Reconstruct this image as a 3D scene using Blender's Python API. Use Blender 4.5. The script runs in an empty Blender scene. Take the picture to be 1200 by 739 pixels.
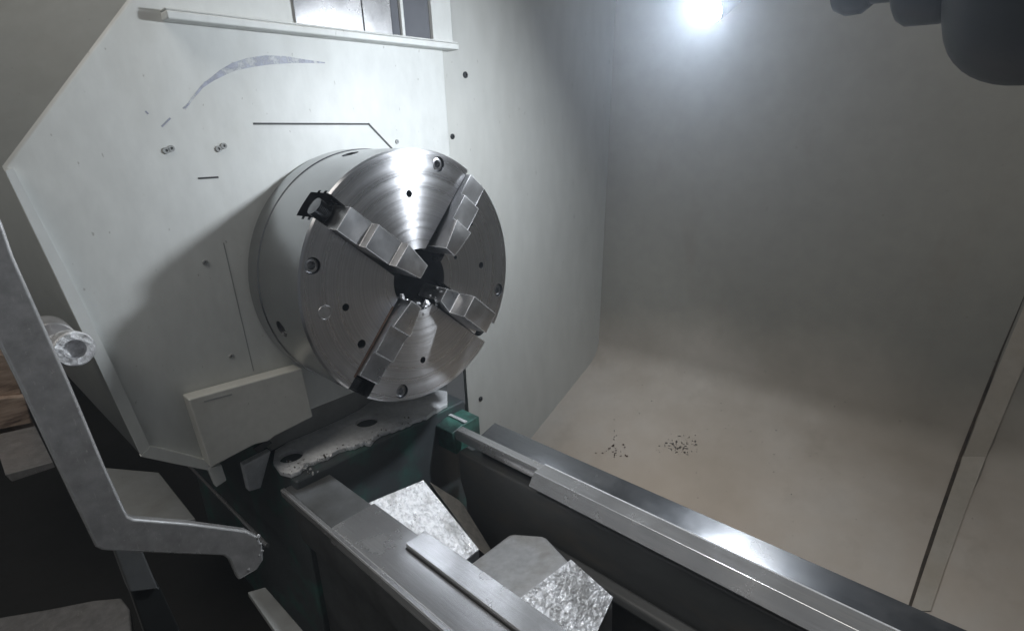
import bpy, bmesh, math, random
from mathutils import Vector, Matrix, Euler, noise
random.seed(7)
S = bpy.context.scene
C = S.collection
PI = math.pi

# ------------------------------------------------------------------ camera, world, lights, exposure
CAM_LOC = Vector((0.862264, -0.638589, 0.260546))
CAM_ROT = Euler((1.257055, 0.041014, 0.752149), 'XYZ')
F_PX, CX, CY = 642.4, 600.0, 369.5
cam_d = bpy.data.cameras.new('camera')
cam = bpy.data.objects.new('camera', cam_d)
C.objects.link(cam)
cam.location = CAM_LOC
cam.rotation_euler = CAM_ROT
cam_d.sensor_fit = 'HORIZONTAL'
cam_d.sensor_width = 36.0
cam_d.lens = F_PX / 1200.0 * 36.0
cam_d.clip_start = 0.01
cam_d.clip_end = 100
S.camera = cam

W = bpy.data.worlds.new('World')
S.world = W
W.use_nodes = True
bg = W.node_tree.nodes['Background']
bg.inputs[0].default_value = (0.93, 0.97, 1.0, 1)
bg.inputs[1].default_value = 0.06

def area_light(name, loc, target, size, power, col):
    d = bpy.data.lights.new(name, 'AREA')
    d.energy = power
    d.size = size
    d.color = col
    o = bpy.data.objects.new(name, d)
    o.location = loc
    o.rotation_euler = (Vector(target) - Vector(loc)).to_track_quat('-Z', 'Y').to_euler()
    C.objects.link(o)
    return o
# unseen fill light added high up behind the operator, for the hall
area_light('hall_fill_light', (0.2, -1.7, 2.7), (0.1, 0.0, -0.3), 1.8, 33, (1.0, 0.95, 0.87))

LAMP = Vector((0.40, 0.35, 0.462))
LAMP_DIR = Vector((-0.42, -0.64, -0.52)).normalized()
LAMP_RADIANCE = 655

S.view_settings.view_transform = 'Standard'
S.view_settings.look = 'None'
S.view_settings.exposure = 0.45
S.view_settings.gamma = 1
S.view_settings.use_curve_mapping = False
S.render.engine = 'CYCLES'
S.cycles.use_denoising = True
S.cycles.max_bounces = 8
S.cycles.sample_clamp_indirect = 4
S.cycles.caustics_reflective = True

# ------------------------------------------------------------------ pixel helpers
RM = CAM_ROT.to_matrix()
def ray(px, py):
    return RM @ Vector((px - CX, -(py - CY), -F_PX))
def at(px, py, ax, v):
    d = ray(px, py)
    return CAM_LOC + d * ((v - CAM_LOC[ax]) / d[ax])
def yz(px, py, X):
    q = at(px, py, 0, X)
    return (q.y, q.z)
def xy(px, py, Z):
    q = at(px, py, 2, Z)
    return (q.x, q.y)

# ------------------------------------------------------------------ material helpers
def newmat(name):
    m = bpy.data.materials.new(name)
    m.use_nodes = True
    nt = m.node_tree
    return m, nt, nt.nodes['Principled BSDF']
def N(nt, t, **kw):
    n = nt.nodes.new(t)
    for k, v in kw.items():
        if hasattr(n, k):
            setattr(n, k, v)
        else:
            n.inputs[k.replace('_', ' ')].default_value = v
    return n
def coords(nt, scale=(1, 1, 1)):
    tc = N(nt, 'ShaderNodeTexCoord')
    mp = N(nt, 'ShaderNodeMapping')
    mp.inputs['Scale'].default_value = scale
    nt.links.new(tc.outputs['Object'], mp.inputs[0])
    return mp.outputs[0]
def noise_tex(nt, vec, scale, detail=4, rough=0.55):
    n = N(nt, 'ShaderNodeTexNoise')
    n.inputs['Scale'].default_value = scale
    n.inputs['Detail'].default_value = detail
    n.inputs['Roughness'].default_value = rough
    nt.links.new(vec, n.inputs['Vector'])
    return n.outputs[0]
def ramp(nt, fac, stops):
    r = N(nt, 'ShaderNodeValToRGB')
    e = r.color_ramp.elements
    while len(e) < len(stops):
        e.new(0.5)
    for i, (p, c) in enumerate(stops):
        e[i].position = p
        e[i].color = (c[0], c[1], c[2], 1) if isinstance(c, (tuple, list)) else (c, c, c, 1)
    nt.links.new(fac, r.inputs[0])
    return r.outputs[0]
def mixc(nt, fac, a, b):
    m = N(nt, 'ShaderNodeMix', data_type='RGBA')
    for s, v in ((0, fac), (6, a), (7, b)):
        if isinstance(v, bpy.types.NodeSocket):
            nt.links.new(v, m.inputs[s])
        elif s == 0:
            m.inputs[0].default_value = v
        else:
            m.inputs[s].default_value = (*v, 1)
    return m.outputs[2]
def bump(nt, h, bsdf, strength=0.2, dist=0.002):
    b = N(nt, 'ShaderNodeBump')
    b.inputs['Strength'].default_value = strength
    b.inputs['Distance'].default_value = dist
    nt.links.new(h, b.inputs['Height'])
    nt.links.new(b.outputs[0], bsdf.inputs['Normal'])

def paint(name, col, dirt, rough=0.42, amount=(0.52, 0.78), scale=3.0, blotch=1.0, peel=True, stretch=(1, 1, 1)):
    """enamel paint with faint mottling, a film of grime in patches and small specks"""
    m, nt, b = newmat(name)
    v = coords(nt, stretch)
    n1 = noise_tex(nt, v, scale, 6, 0.6)
    n2 = noise_tex(nt, v, scale * 9, 4, 0.6)
    mott = ramp(nt, n2, [(0.3, tuple(c * 0.93 for c in col)), (0.7, tuple(min(1, c * 1.03) for c in col))])
    f = ramp(nt, n1, [(amount[0], 0.0), (amount[1], 0.55 * blotch)])
    c = mixc(nt, f, mott, dirt)
    sp = noise_tex(nt, v, 130, 2, 0.5)
    sf = ramp(nt, sp, [(0.735, 0.0), (0.76, 0.5)])
    c = mixc(nt, sf, c, tuple(d * 0.5 for d in dirt))
    nt.links.new(c, b.inputs['Base Color'])
    rr = ramp(nt, n1, [(0.3, rough * 0.85), (0.8, min(1, rough * 1.3))])
    nt.links.new(rr, b.inputs['Roughness'])
    if peel:
        bump(nt, noise_tex(nt, v, 260, 2, 0.5), b, 0.05, 0.001)
    return m
def metal(name, col, rough=0.3, var=0.12, scratch=(1, 1, 1), sscale=40, bstr=0.05, stain=None, stain_amt=(0.55, 0.75), stain_f=0.8, met=1.0, speck=None):
    m, nt, b = newmat(name)
    b.inputs['Metallic'].default_value = met
    v = coords(nt, scratch)
    n1 = noise_tex(nt, v, sscale, 5, 0.65)
    v2 = coords(nt)
    n2 = noise_tex(nt, v2, 14, 5, 0.6)
    c = ramp(nt, n1, [(0.3, tuple(x * (1 - var) for x in col)), (0.7, tuple(min(1, x * (1 + var)) for x in col))])
    if stain:
        sf = ramp(nt, n2, [(stain_amt[0], 0.0), (stain_amt[1], stain_f)])
        c = mixc(nt, sf, c, stain)
        mr = ramp(nt, n2, [(stain_amt[0], met), (stain_amt[1], met * (1 - stain_f * 0.6))])
        nt.links.new(mr, b.inputs['Metallic'])
    if speck:
        s1 = noise_tex(nt, v2, 120, 3, 0.6)
        s2 = noise_tex(nt, coords(nt, (1, 14, 2)), 26, 3, 0.6)
        c = mixc(nt, ramp(nt, s1, [(0.68, 0.0), (0.72, 0.7)]), c, speck)
        c = mixc(nt, ramp(nt, s2, [(0.64, 0.0), (0.68, 0.45)]), c, speck)
    nt.links.new(c, b.inputs['Base Color'])
    rr = ramp(nt, n2, [(0.25, rough * 0.8), (0.8, min(1, rough * 1.35))])
    nt.links.new(rr, b.inputs['Roughness'])
    bump(nt, n1, b, bstr, 0.001)
    return m

M = {}
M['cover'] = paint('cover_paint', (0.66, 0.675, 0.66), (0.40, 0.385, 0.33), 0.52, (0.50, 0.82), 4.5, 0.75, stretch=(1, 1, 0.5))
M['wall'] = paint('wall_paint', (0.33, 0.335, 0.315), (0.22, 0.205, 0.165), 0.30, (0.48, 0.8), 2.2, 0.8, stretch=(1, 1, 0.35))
M['coverside'] = paint('cover_side_shaded', (0.31, 0.32, 0.31), (0.22, 0.21, 0.18), 0.5, (0.5, 0.82), 4.0, 0.8)  # darker than the cover front: shade on the flared sides put into colour
M['sidewall'] = paint('side_wall_paint', (0.55, 0.555, 0.53), (0.36, 0.34, 0.29), 0.34, (0.5, 0.8), 2.6, 0.7, stretch=(1, 1, 0.35))
M['box'] = paint('box_paint', (0.62, 0.615, 0.575), (0.42, 0.40, 0.34), 0.42, (0.5, 0.8), 6, 0.7)
M['grey'] = paint('grey_paint', (0.33, 0.34, 0.34), (0.16, 0.15, 0.13), 0.5, (0.45, 0.75), 7, 1.0)
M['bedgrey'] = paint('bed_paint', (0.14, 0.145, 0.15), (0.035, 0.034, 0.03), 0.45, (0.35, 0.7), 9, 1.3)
M['black'] = paint('black_paint', (0.022, 0.024, 0.024), (0.012, 0.012, 0.011), 0.42, (0.4, 0.7), 8, 1.0)
M['pit'] = paint('pit_paint', (0.02, 0.019, 0.017), (0.008, 0.008, 0.007), 0.6, (0.4, 0.7), 6, 1.0)
M['dark'] = paint('dark_gap', (0.012, 0.012, 0.013), (0.008, 0.008, 0.008), 0.7, peel=False)
M['scuff'] = paint('scuff', (0.42, 0.44, 0.53), (0.32, 0.335, 0.42), 0.5, (0.4, 0.6), 30, 1.0, peel=False)
_nt = M['scuff'].node_tree
_nt.links.new(ramp(_nt, noise_tex(_nt, coords(_nt), 55, 5, 0.7), [(0.36, 0.15), (0.62, 0.85)]), _nt.nodes['Principled BSDF'].inputs['Alpha'])
M['hem'] = paint('hem_sheet', (0.44, 0.405, 0.355), (0.33, 0.275, 0.21), 0.42, (0.45, 0.75), 7, 0.9)
M['seamdirt'] = paint('seam_dirt', (0.075, 0.055, 0.038), (0.03, 0.025, 0.02), 0.7, (0.4, 0.6), 40, 1.5, peel=False)
M['seal'] = paint('seal', (0.03, 0.03, 0.03), (0.02, 0.02, 0.02), 0.6, peel=False)

def green_paint():
    m, nt, b = newmat('green_paint')
    v = coords(nt)
    n1 = noise_tex(nt, v, 11, 6, 0.62)
    n2 = noise_tex(nt, v, 60, 4, 0.6)
    g = ramp(nt, n2, [(0.3, (0.06, 0.20, 0.16)), (0.7, (0.11, 0.31, 0.25))])
    f = ramp(nt, n1, [(0.34, 0.1), (0.56, 0.95)])
    c = mixc(nt, f, g, (0.022, 0.028, 0.03))
    nt.links.new(c, b.inputs['Base Color'])
    b.inputs['Roughness'].default_value = 0.4
    bump(nt, n2, b, 0.25, 0.002)
    return m
M['trough'] = paint('trough_paint', (0.088, 0.092, 0.094), (0.17, 0.145, 0.115), 0.42, (0.5, 0.72), 9, 1.1, stretch=(0.4, 1, 1))
M['slate'] = paint('slate_paint', (0.075, 0.085, 0.09), (0.05, 0.19, 0.15), 0.4, (0.50, 0.72), 13, 1.3)
M['sludge'] = paint('sludge', (0.13, 0.115, 0.095), (0.05, 0.045, 0.04), 0.5, (0.35, 0.65), 60, 1.3)
M['green'] = green_paint()

def tray_mat():
    """light grey sheet covered by a dried brown coolant film in patches"""
    m, nt, b = newmat('tray_sheet')
    v = coords(nt)
    n1 = noise_tex(nt, v, 1.7, 6, 0.6)
    n2 = noise_tex(nt, v, 22, 5, 0.6)
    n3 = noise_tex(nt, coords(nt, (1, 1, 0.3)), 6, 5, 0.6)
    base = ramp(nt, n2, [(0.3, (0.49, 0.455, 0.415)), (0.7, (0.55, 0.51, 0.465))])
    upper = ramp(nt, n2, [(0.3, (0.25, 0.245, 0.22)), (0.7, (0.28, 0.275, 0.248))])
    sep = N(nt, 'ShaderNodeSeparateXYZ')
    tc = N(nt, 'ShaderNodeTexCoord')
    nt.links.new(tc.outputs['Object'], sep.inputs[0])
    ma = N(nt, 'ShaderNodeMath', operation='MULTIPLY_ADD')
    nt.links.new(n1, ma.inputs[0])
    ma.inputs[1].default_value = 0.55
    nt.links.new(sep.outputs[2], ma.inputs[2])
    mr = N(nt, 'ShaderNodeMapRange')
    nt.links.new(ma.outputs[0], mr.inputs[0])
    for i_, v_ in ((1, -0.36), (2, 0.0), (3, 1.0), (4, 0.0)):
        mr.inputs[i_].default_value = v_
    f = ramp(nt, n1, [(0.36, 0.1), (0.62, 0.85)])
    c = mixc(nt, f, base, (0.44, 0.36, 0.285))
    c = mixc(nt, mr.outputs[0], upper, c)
    f2 = ramp(nt, n3, [(0.58, 0.0), (0.8, 0.45)])
    c = mixc(nt, f2, c, (0.19, 0.155, 0.115))
    sp = noise_tex(nt, v, 95, 2, 0.5)
    sf = ramp(nt, sp, [(0.75, 0.0), (0.78, 0.6)])
    c = mixc(nt, sf, c, (0.14, 0.11, 0.08))
    nt.links.new(c, b.inputs['Base Color'])
    nt.links.new(ramp(nt, n1, [(0.3, 0.52), (0.7, 0.70)]), b.inputs['Roughness'])
    bump(nt, n2, b, 0.05, 0.002)
    return m
M['tray'] = tray_mat()

def turned_steel(name, col, rough, aniso, bstr):
    m, nt, b = newmat(name)
    b.inputs['Metallic'].default_value = 1
    tc = N(nt, 'ShaderNodeTexCoord')
    sx = N(nt, 'ShaderNodeSeparateXYZ')
    nt.links.new(tc.outputs['Object'], sx.inputs[0])
    cb = N(nt, 'ShaderNodeCombineXYZ')
    nt.links.new(sx.outputs[1], cb.inputs[0])
    nt.links.new(sx.outputs[2], cb.inputs[1])
    ln = N(nt, 'ShaderNodeVectorMath', operation='LENGTH')
    nt.links.new(cb.outputs[0], ln.inputs[0])
    n1 = N(nt, 'ShaderNodeTexNoise', noise_dimensions='1D')
    n1.inputs['Scale'].default_value = 260
    n1.inputs['Detail'].default_value = 3
    nt.links.new(ln.outputs['Value'], n1.inputs['W'])
    n3 = N(nt, 'ShaderNodeTexNoise', noise_dimensions='1D')
    n3.inputs['Scale'].default_value = 70
    n3.inputs['Detail'].default_value = 2
    nt.links.new(ln.outputs['Value'], n3.inputs['W'])
    v = coords(nt)
    n2 = noise_tex(nt, v, 16, 5, 0.6)
    c1 = ramp(nt, n1.outputs[0], [(0.3, tuple(x * 0.9 for x in col)), (0.7, tuple(min(1, x * 1.08) for x in col))])
    f = ramp(nt, n2, [(0.5, 0.0), (0.75, 0.35)])
    c = mixc(nt, f, c1, tuple(x * 0.62 for x in col))
    nt.links.new(c, b.inputs['Base Color'])
    nt.links.new(ramp(nt, n3.outputs[0], [(0.3, rough * 0.9), (0.7, rough * 1.12)]), b.inputs['Roughness'])
    b.inputs['Anisotropic'].default_value = aniso
    b.inputs['Anisotropic Rotation'].default_value = 0.25
    tg = N(nt, 'ShaderNodeTangent', direction_type='RADIAL', axis='X')
    nt.links.new(tg.outputs[0], b.inputs['Tangent'])
    bump(nt, n1.outputs[0], b, bstr, 0.0006)
    return m
M['turned'] = turned_steel('turned_steel', (0.66, 0.66, 0.68), 0.30, 0.88, 0.24)
M['side'] = turned_steel('chuck_side_steel', (0.47, 0.475, 0.48), 0.24, 0.4, 0.05)
M['jaw'] = metal('jaw_steel', (0.50, 0.50, 0.51), 0.30, 0.12, (1, 1, 1), 60, 0.08, (0.16, 0.14, 0.12), (0.55, 0.8), 0.5)
M['steel'] = metal('ground_steel', (0.54, 0.54, 0.55), 0.24, 0.12, (3, 70, 70), 4, 0.04, (0.36, 0.35, 0.335), (0.45, 0.85), 0.3, 0.78)
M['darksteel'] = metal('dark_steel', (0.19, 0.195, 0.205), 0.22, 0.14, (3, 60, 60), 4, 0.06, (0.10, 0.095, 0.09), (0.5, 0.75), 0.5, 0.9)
M['plate'] = metal('plate_steel', (0.42, 0.41, 0.41), 0.34, 0.22, (1, 1, 1), 45, 0.22, (0.15, 0.14, 0.13), (0.42, 0.7), 0.6, 0.6, speck=(0.62, 0.60, 0.58))
M['cast'] = metal('cast_silver', (0.76, 0.77, 0.79), 0.42, 0.12, (1, 1, 1), 70, 0.35, (0.25, 0.25, 0.26), (0.55, 0.8), 0.6, 0.15)
M['edge'] = metal('worn_glint_steel', (0.86, 0.86, 0.87), 0.24, 0.1, (1, 1, 1), 90, 0.1, met=0.7)  # worn bevels, paled further so the lamp highlight sits in the colour
M['screw'] = metal('screw_steel', (0.42, 0.42, 0.43), 0.28, 0.15, (1, 1, 1), 200, 0.1)
M['rust'] = metal('rust', (0.11, 0.07, 0.052), 0.6, 0.3, (1, 1, 1), 90, 0.3)

def crinkle():
    m, nt, b = newmat('scraped_aluminium')
    b.inputs['Metallic'].default_value = 0.45
    v = coords(nt)
    n1 = noise_tex(nt, v, 120, 6, 0.7)
    n2 = noise_tex(nt, v, 35, 4, 0.6)
    n3 = noise_tex(nt, coords(nt, (0.35, 1, 1)), 18, 5, 0.65)
    cc = ramp(nt, n1, [(0.35, (0.52, 0.52, 0.54)), (0.55, (0.93, 0.93, 0.95))])
    cc = mixc(nt, ramp(nt, n3, [(0.38, 0.8), (0.52, 0.0)]), cc, (0.36, 0.355, 0.35))
    nt.links.new(cc, b.inputs['Base Color'])
    nt.links.new(ramp(nt, n2, [(0.3, 0.24), (0.7, 0.42)]), b.inputs['Roughness'])
    vr = N(nt, 'ShaderNodeTexVoronoi')
    vr.inputs['Scale'].default_value = 75
    nt.links.new(coords(nt, (0.55, 1, 1)), vr.inputs['Vector'])
    ad = N(nt, 'ShaderNodeMath', operation='ADD')
    nt.links.new(vr.outputs['Distance'], ad.inputs[0])
    nt.links.new(n1, ad.inputs[1])
    bump(nt, ad.outputs[0], b, 0.55, 0.005)
    return m
M['crinkle'] = crinkle()
M['ribgrey'] = metal('rib_grey', (0.40, 0.40, 0.405), 0.42, 0.18, (1, 1, 1), 40, 0.3, (0.20, 0.18, 0.155), (0.45, 0.7), 0.7, 0.3)

def wood():
    m, nt, b = newmat('crate_board')
    v = coords(nt, (1, 1, 6))
    n = noise_tex(nt, v, 14, 6, 0.65)
    nt.links.new(ramp(nt, n, [(0.3, (0.10, 0.065, 0.05)), (0.5, (0.42, 0.31, 0.24)), (0.75, (0.6, 0.48, 0.4))]), b.inputs['Base Color'])
    b.inputs['Roughness'].default_value = 0.7
    bump(nt, n, b, 0.4, 0.004)
    return m
M['wood'] = wood()
def glass_mat():
    m, nt, b = newmat('window_glass')
    n = noise_tex(nt, coords(nt), 9, 4, 0.6)
    nt.links.new(ramp(nt, n, [(0.3, (0.10, 0.105, 0.12)), (0.7, (0.15, 0.155, 0.17))]), b.inputs['Base Color'])
    b.inputs['Roughness'].default_value = 0.12
    return m
M['glass'] = glass_mat()
def lens_mat():
    m, nt, b = newmat('led_lens')
    em = N(nt, 'ShaderNodeEmission')
    em.inputs['Strength'].default_value = LAMP_RADIANCE
    em.inputs['Color'].default_value = (0.88, 0.94, 1.0, 1)
    nt.links.new(em.outputs[0], nt.nodes['Material Output'].inputs[0])
    return m
M['lens'] = lens_mat()

# ------------------------------------------------------------------ mesh helpers
def link(name, bm, mat, parent=None, bevel=0, seg=2, smooth=40, edge=None):
    me = bpy.data.meshes.new(name)
    bmesh.ops.remove_doubles(bm, verts=bm.verts, dist=1e-6)
    bmesh.ops.recalc_face_normals(bm, faces=bm.faces)
    bm.to_mesh(me)
    bm.free()
    o = bpy.data.objects.new(name, me)
    C.objects.link(o)
    me.materials.append(M[mat] if isinstance(mat, str) else mat)
    if smooth:
        for p in me.polygons:
            p.use_smooth = True
        me.set_sharp_from_angle(angle=math.radians(smooth))
    if bevel:
        md = o.modifiers.new('bevel', 'BEVEL')
        md.width = bevel
        md.segments = seg
        md.limit_method = 'ANGLE'
        md.angle_limit = math.radians(35)
        md.harden_normals = True
        if edge:
            me.materials.append(M[edge])
            md.material = 1
    if parent:
        o.parent = parent
        o.matrix_parent_inverse = parent.matrix_basis.inverted()
    return o
def tag(o, label=None, cat=None, group=None, kind=None):
    for k, v in (('label', label), ('category', cat), ('group', group), ('kind', kind)):
        if v:
            o[k] = v
    return o
def thing(name, label, cat, loc=(0, 0, 0), group=None):
    o = bpy.data.objects.new(name, None)
    o.empty_display_size = 0.05
    o.location = loc
    C.objects.link(o)
    return tag(o, label, cat, group)
def box(bm, a, b, mtx=None):
    vs = [bm.verts.new((x, y, z)) for x in (a[0], b[0]) for y in (a[1], b[1]) for z in (a[2], b[2])]
    for f in ((0, 1, 3, 2), (4, 6, 7, 5), (0, 4, 5, 1), (2, 3, 7, 6), (0, 2, 6, 4), (1, 5, 7, 3)):
        bm.faces.new([vs[i] for i in f])
    if mtx:
        bmesh.ops.transform(bm, matrix=mtx, verts=vs)
    return vs
def prism(bm, pts, vec):
    """polygon pts (3-D, planar) swept by vec"""
    vec = Vector(vec)
    a = [bm.verts.new(p) for p in pts]
    b = [bm.verts.new(Vector(p) + vec) for p in pts]
    n = len(pts)
    bm.faces.new(a)
    bm.faces.new(b[::-1])
    for i in range(n):
        bm.faces.new((a[i], a[(i + 1) % n], b[(i + 1) % n], b[i]))
    return a + b
def lathe(bm, prof, mtx=None, n=48, cap=True):
    """prof: (axial, radius) along local +X"""
    rings = []
    vs = []
    for x, r in prof:
        ring = [bm.verts.new((x, r * math.cos(2 * PI * i / n), r * math.sin(2 * PI * i / n))) for i in range(n)]
        rings.append(ring)
        vs += ring
    for a, b in zip(rings, rings[1:]):
        for i in range(n):
            bm.faces.new((a[i], a[(i + 1) % n], b[(i + 1) % n], b[i]))
    if cap:
        bm.faces.new(rings[0][::-1])
        bm.faces.new(rings[-1])
    if mtx:
        bmesh.ops.transform(bm, matrix=mtx, verts=vs)
    return vs
def tube(bm, pts, r, n=12):
    pts = [Vector(p) for p in pts]
    rings = []
    for i, p in enumerate(pts):
        t = (pts[min(i + 1, len(pts) - 1)] - pts[max(i - 1, 0)]).normalized()
        u = t.orthogonal().normalized() if i == 0 else (u - t * u.dot(t)).normalized()
        w = t.cross(u)
        rings.append([bm.verts.new(p + (u * math.cos(2 * PI * k / n) + w * math.sin(2 * PI * k / n)) * r) for k in range(n)])
    for a, b in zip(rings, rings[1:]):
        for k in range(n):
            bm.faces.new((a[k], a[(k + 1) % n], b[(k + 1) % n], b[k]))
    bm.faces.new(rings[0][::-1])
    bm.faces.new(rings[-1])
def align(direction, loc):
    """matrix taking local +X to direction at loc"""
    return Matrix.Translation(loc) @ Vector(direction).to_track_quat('X', 'Z').to_matrix().to_4x4()
def sheet(bm, pts, off):
    """thin slab: pts with per-vertex offset vector"""
    prism(bm, pts, off)
def face_on_x(pxs, X):
    return [at(px, py, 0, X) for px, py in pxs]

XP = -0.205            # the front plane of the headstock cover

# ================================================================== SETTING: chamber walls, chip tray, pit
FY0, FZ0, FSL = 0.556, -0.679, 0.457
def tray_profile():
    pts = []
    corner = Vector((0.928, -0.509))
    dn = Vector((-1, -FSL)).normalized()
    up = Vector((0.079, 1.163)).normalized()
    R = 0.10
    half = math.acos(max(-1, min(1, dn.dot(up)))) / 2
    tl = R / math.tan(half)
    a = corner + dn * tl
    b = corner + up * tl
    cen = corner + (dn + up).normalized() * (R / math.sin(half))
    pts.append(Vector((0.215, FZ0 + (0.215 - FY0) * FSL)))
    pts.append(Vector((0.5, FZ0 + (0.5 - FY0) * FSL)))
    a0 = math.atan2(a.y - cen.y, a.x - cen.x)
    a1 = math.atan2(b.y - cen.y, b.x - cen.x)
    for i in range(13):
        t = a0 + (a1 - a0) * i / 12
        pts.append(cen + Vector((math.cos(t), math.sin(t))) * R)
    pts.append(corner + up * 0.6)
    pts.append(corner + up * 1.6)
    return pts
PROF = tray_profile()
def on_tray(px, py, lift=0.0):
    d = ray(px, py)
    best = None
    for p, q in zip(PROF, PROF[1:]):
        e = q - p
        nrm = Vector((-e.y, e.x)).normalized()
        den = d.y * nrm.x + d.z * nrm.y
        if abs(den) < 1e-9:
            continue
        t = ((p.x - CAM_LOC.y) * nrm.x + (p.y - CAM_LOC.z) * nrm.y) / den
        h = CAM_LOC + d * t
        s = ((h.y - p.x) * e.x + (h.z - p.y) * e.y) / e.length_squared
        if -0.001 <= s <= 1.001 and t > 0 and (best is None or t < best[0]):
            best = (t, h, Vector((0, nrm.x, nrm.y)))
    if best is None:
        raise ValueError('pixel misses the tray: %r' % ((px, py),))
    t, h, n = best
    if n.y > 0 or (n.y == 0 and n.z < 0):
        n = -n
    if n.dot(CAM_LOC - h) < 0:
        n = -n
    return h + n * lift, n

def sweep_profile(name, prof, x0, x1, mat, nx=2, smooth=60):
    bm = bmesh.new()
    rows = []
    for i in range(nx):
        x = x0 + (x1 - x0) * i / (nx - 1)
        rows.append([bm.verts.new((x, p.x, p.y)) for p in prof])
    for a, b in zip(rows, rows[1:]):
        for k in range(len(prof) - 1):
            bm.faces.new((a[k], a[k + 1], b[k + 1], b[k]))
    return link(name, bm, mat, smooth=smooth)
# chip tray (floor) and rear wall: two runs of one folded sheet
k_split = 2 + 12
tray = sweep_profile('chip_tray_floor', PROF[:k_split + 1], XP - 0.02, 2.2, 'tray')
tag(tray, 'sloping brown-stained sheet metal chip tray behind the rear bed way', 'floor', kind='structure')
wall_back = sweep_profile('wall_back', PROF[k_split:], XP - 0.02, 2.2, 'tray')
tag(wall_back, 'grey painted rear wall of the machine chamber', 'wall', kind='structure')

bm = bmesh.new()
XS = XP - 0.006
pts = [Vector((XS, 0.283, -1.0)), Vector((XS, 1.25, -1.0)), Vector((XS, 1.25, 1.1)), Vector((XS, 0.283, 1.1))]
prism(bm, pts, (-0.012, 0, 0))
wall_side = link('wall_side', bm, 'sidewall')
tag(wall_side, 'pale painted end wall between the headstock cover and the rear wall', 'wall', kind='structure')
def screw_on_x(px, py, X, r, parent, name='screw', mat='screw', depth=0.004):
    q = at(px, py, 0, X)
    bm = bmesh.new()
    lathe(bm, [(-0.002, r), (depth * 0.6, r), (depth, r * 0.75), (depth, r * 0.42), (depth * 0.25, r * 0.36)], align((1, 0, 0), q), 20)
    return link(name, bm, mat, parent)
for px, py, r in ((545, 88, 0.0075), (530, 160, 0.0065), (563, 467, 0.007)):
    screw_on_x(px, py, XS, r, wall_side, mat='black')

bm = bmesh.new()
box(bm, (-2.6, -2.2, -0.96), (2.2, 0.9, -0.94))
tag(link('pit_floor', bm, 'pit'), 'dark oily floor below the lathe bed', 'floor', kind='structure')
bm = bmesh.new()
box(bm, (-2.62, -2.2, -0.94), (-2.6, 0.2, 1.2))
tag(link('wall_end', bm, 'pit'), 'dark hall wall far behind the headstock', 'wall', kind='structure')

# seam and raised hem of the next tray sheet
seam_px = [(1066, 716), (1084, 660), (1098, 618), (1112, 577), (1127, 535), (1143, 494), (1159, 453), (1176, 412), (1193, 372), (1210, 332)]
def ribbon(name, pxs, wpx, lift, mat, parent, thick=0.003):
    bm = bmesh.new()
    rows = []
    for i, (px, py) in enumerate(pxs):
        w = wpx[i] if isinstance(wpx, (list, tuple)) else wpx
        row = []
        for off in (0, w):
            h, n = on_tray(px + off, py)
            row += [bm.verts.new(h + n * lift), bm.verts.new(h + n * (lift - thick))]
        rows.append(row)
    for a, b in zip(rows, rows[1:]):
        for i, j in ((0, 2), (2, 3), (3, 1), (1, 0)):
            bm.faces.new((a[i], a[j], b[j], b[i]))
    bm.faces.new(rows[0])
    bm.faces.new(rows[-1])
    return link(name, bm, mat, parent, smooth=30)
def wob(i, a):
    return 0.3 * a * math.sin(i * 2.3 + 1)
ribbon('sheet_gap', [(x - 4 + wob(i, 0.8), y) for i, (x, y) in enumerate(seam_px)], [4.2, 5, 6, 5.5, 4.5, 4, 4.5, 2.5, 1.6, 1.2], 0.0008, 'seamdirt', tray, 0.002)
ribbon('sheet_hem', [(x + 1.5, y) for x, y in seam_px], [23, 24, 25, 26, 27, 28, 29, 30, 30, 30], 0.0032, 'hem', tray, 0.005)

# ================================================================== HEADSTOCK COVER
cover = thing('headstock_cover', 'large white painted headstock cover with chamfered corners behind the chuck', 'machine cover', (XP, -0.1, -0.3))
poly = [yz(3, 195, XP), yz(110, 418, XP), yz(166, 534, XP), yz(247, 550, XP), (-0.17, -0.285), (0.281, -0.285), (0.281, 0.70), (-0.156, 0.70)]
def inset(poly, d):
    n = len(poly)
    out = []
    area = sum(poly[i][0] * poly[(i + 1) % n][1] - poly[(i + 1) % n][0] * poly[i][1] for i in range(n))
    s = 1 if area > 0 else -1
    for i in range(n):
        p0, p1, p2 = Vector(poly[i - 1]), Vector(poly[i]), Vector(poly[(i + 1) % n])
        e1 = (p1 - p0).normalized()
        e2 = (p2 - p1).normalized()
        n1 = Vector((-e1.y, e1.x)) * s
        n2 = Vector((-e2.y, e2.x)) * s
        b = (n1 + n2)
        b = b / max(0.3, b.dot(n1))
        out.append((p1.x + b.x * d, p1.y + b.y * d))
    return out
bm = bmesh.new()
loops = []
inn = inset(poly, 0.006)
flare = [(-0.14, 0.0), (-0.06, 0.0), (-0.01, 0.0), (0, 0), (0, 0), (0, 0), (0, 0), (-0.52, 0.06)]
back = [(p[0] + f[0], p[1] + f[1]) for p, f in zip(poly, flare)]
for X, pl in ((-0.75, back), (XP - 0.006, poly), (XP - 0.0018, inset(poly, 0.0018)), (XP, inn)):
    loops.append([bm.verts.new((X, y, z)) for y, z in pl])
for a, b in zip(loops, loops[1:]):
    for i in range(len(a)):
        bm.faces.new((a[i], a[(i + 1) % len(a)], b[(i + 1) % len(a)], b[i]))
bm.faces.new(loops[-1])
bm.faces.new(loops[0][::-1])
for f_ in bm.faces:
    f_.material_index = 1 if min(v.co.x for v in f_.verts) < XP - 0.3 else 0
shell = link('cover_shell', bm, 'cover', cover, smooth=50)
shell.data.materials.append(M['coverside'])

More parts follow.
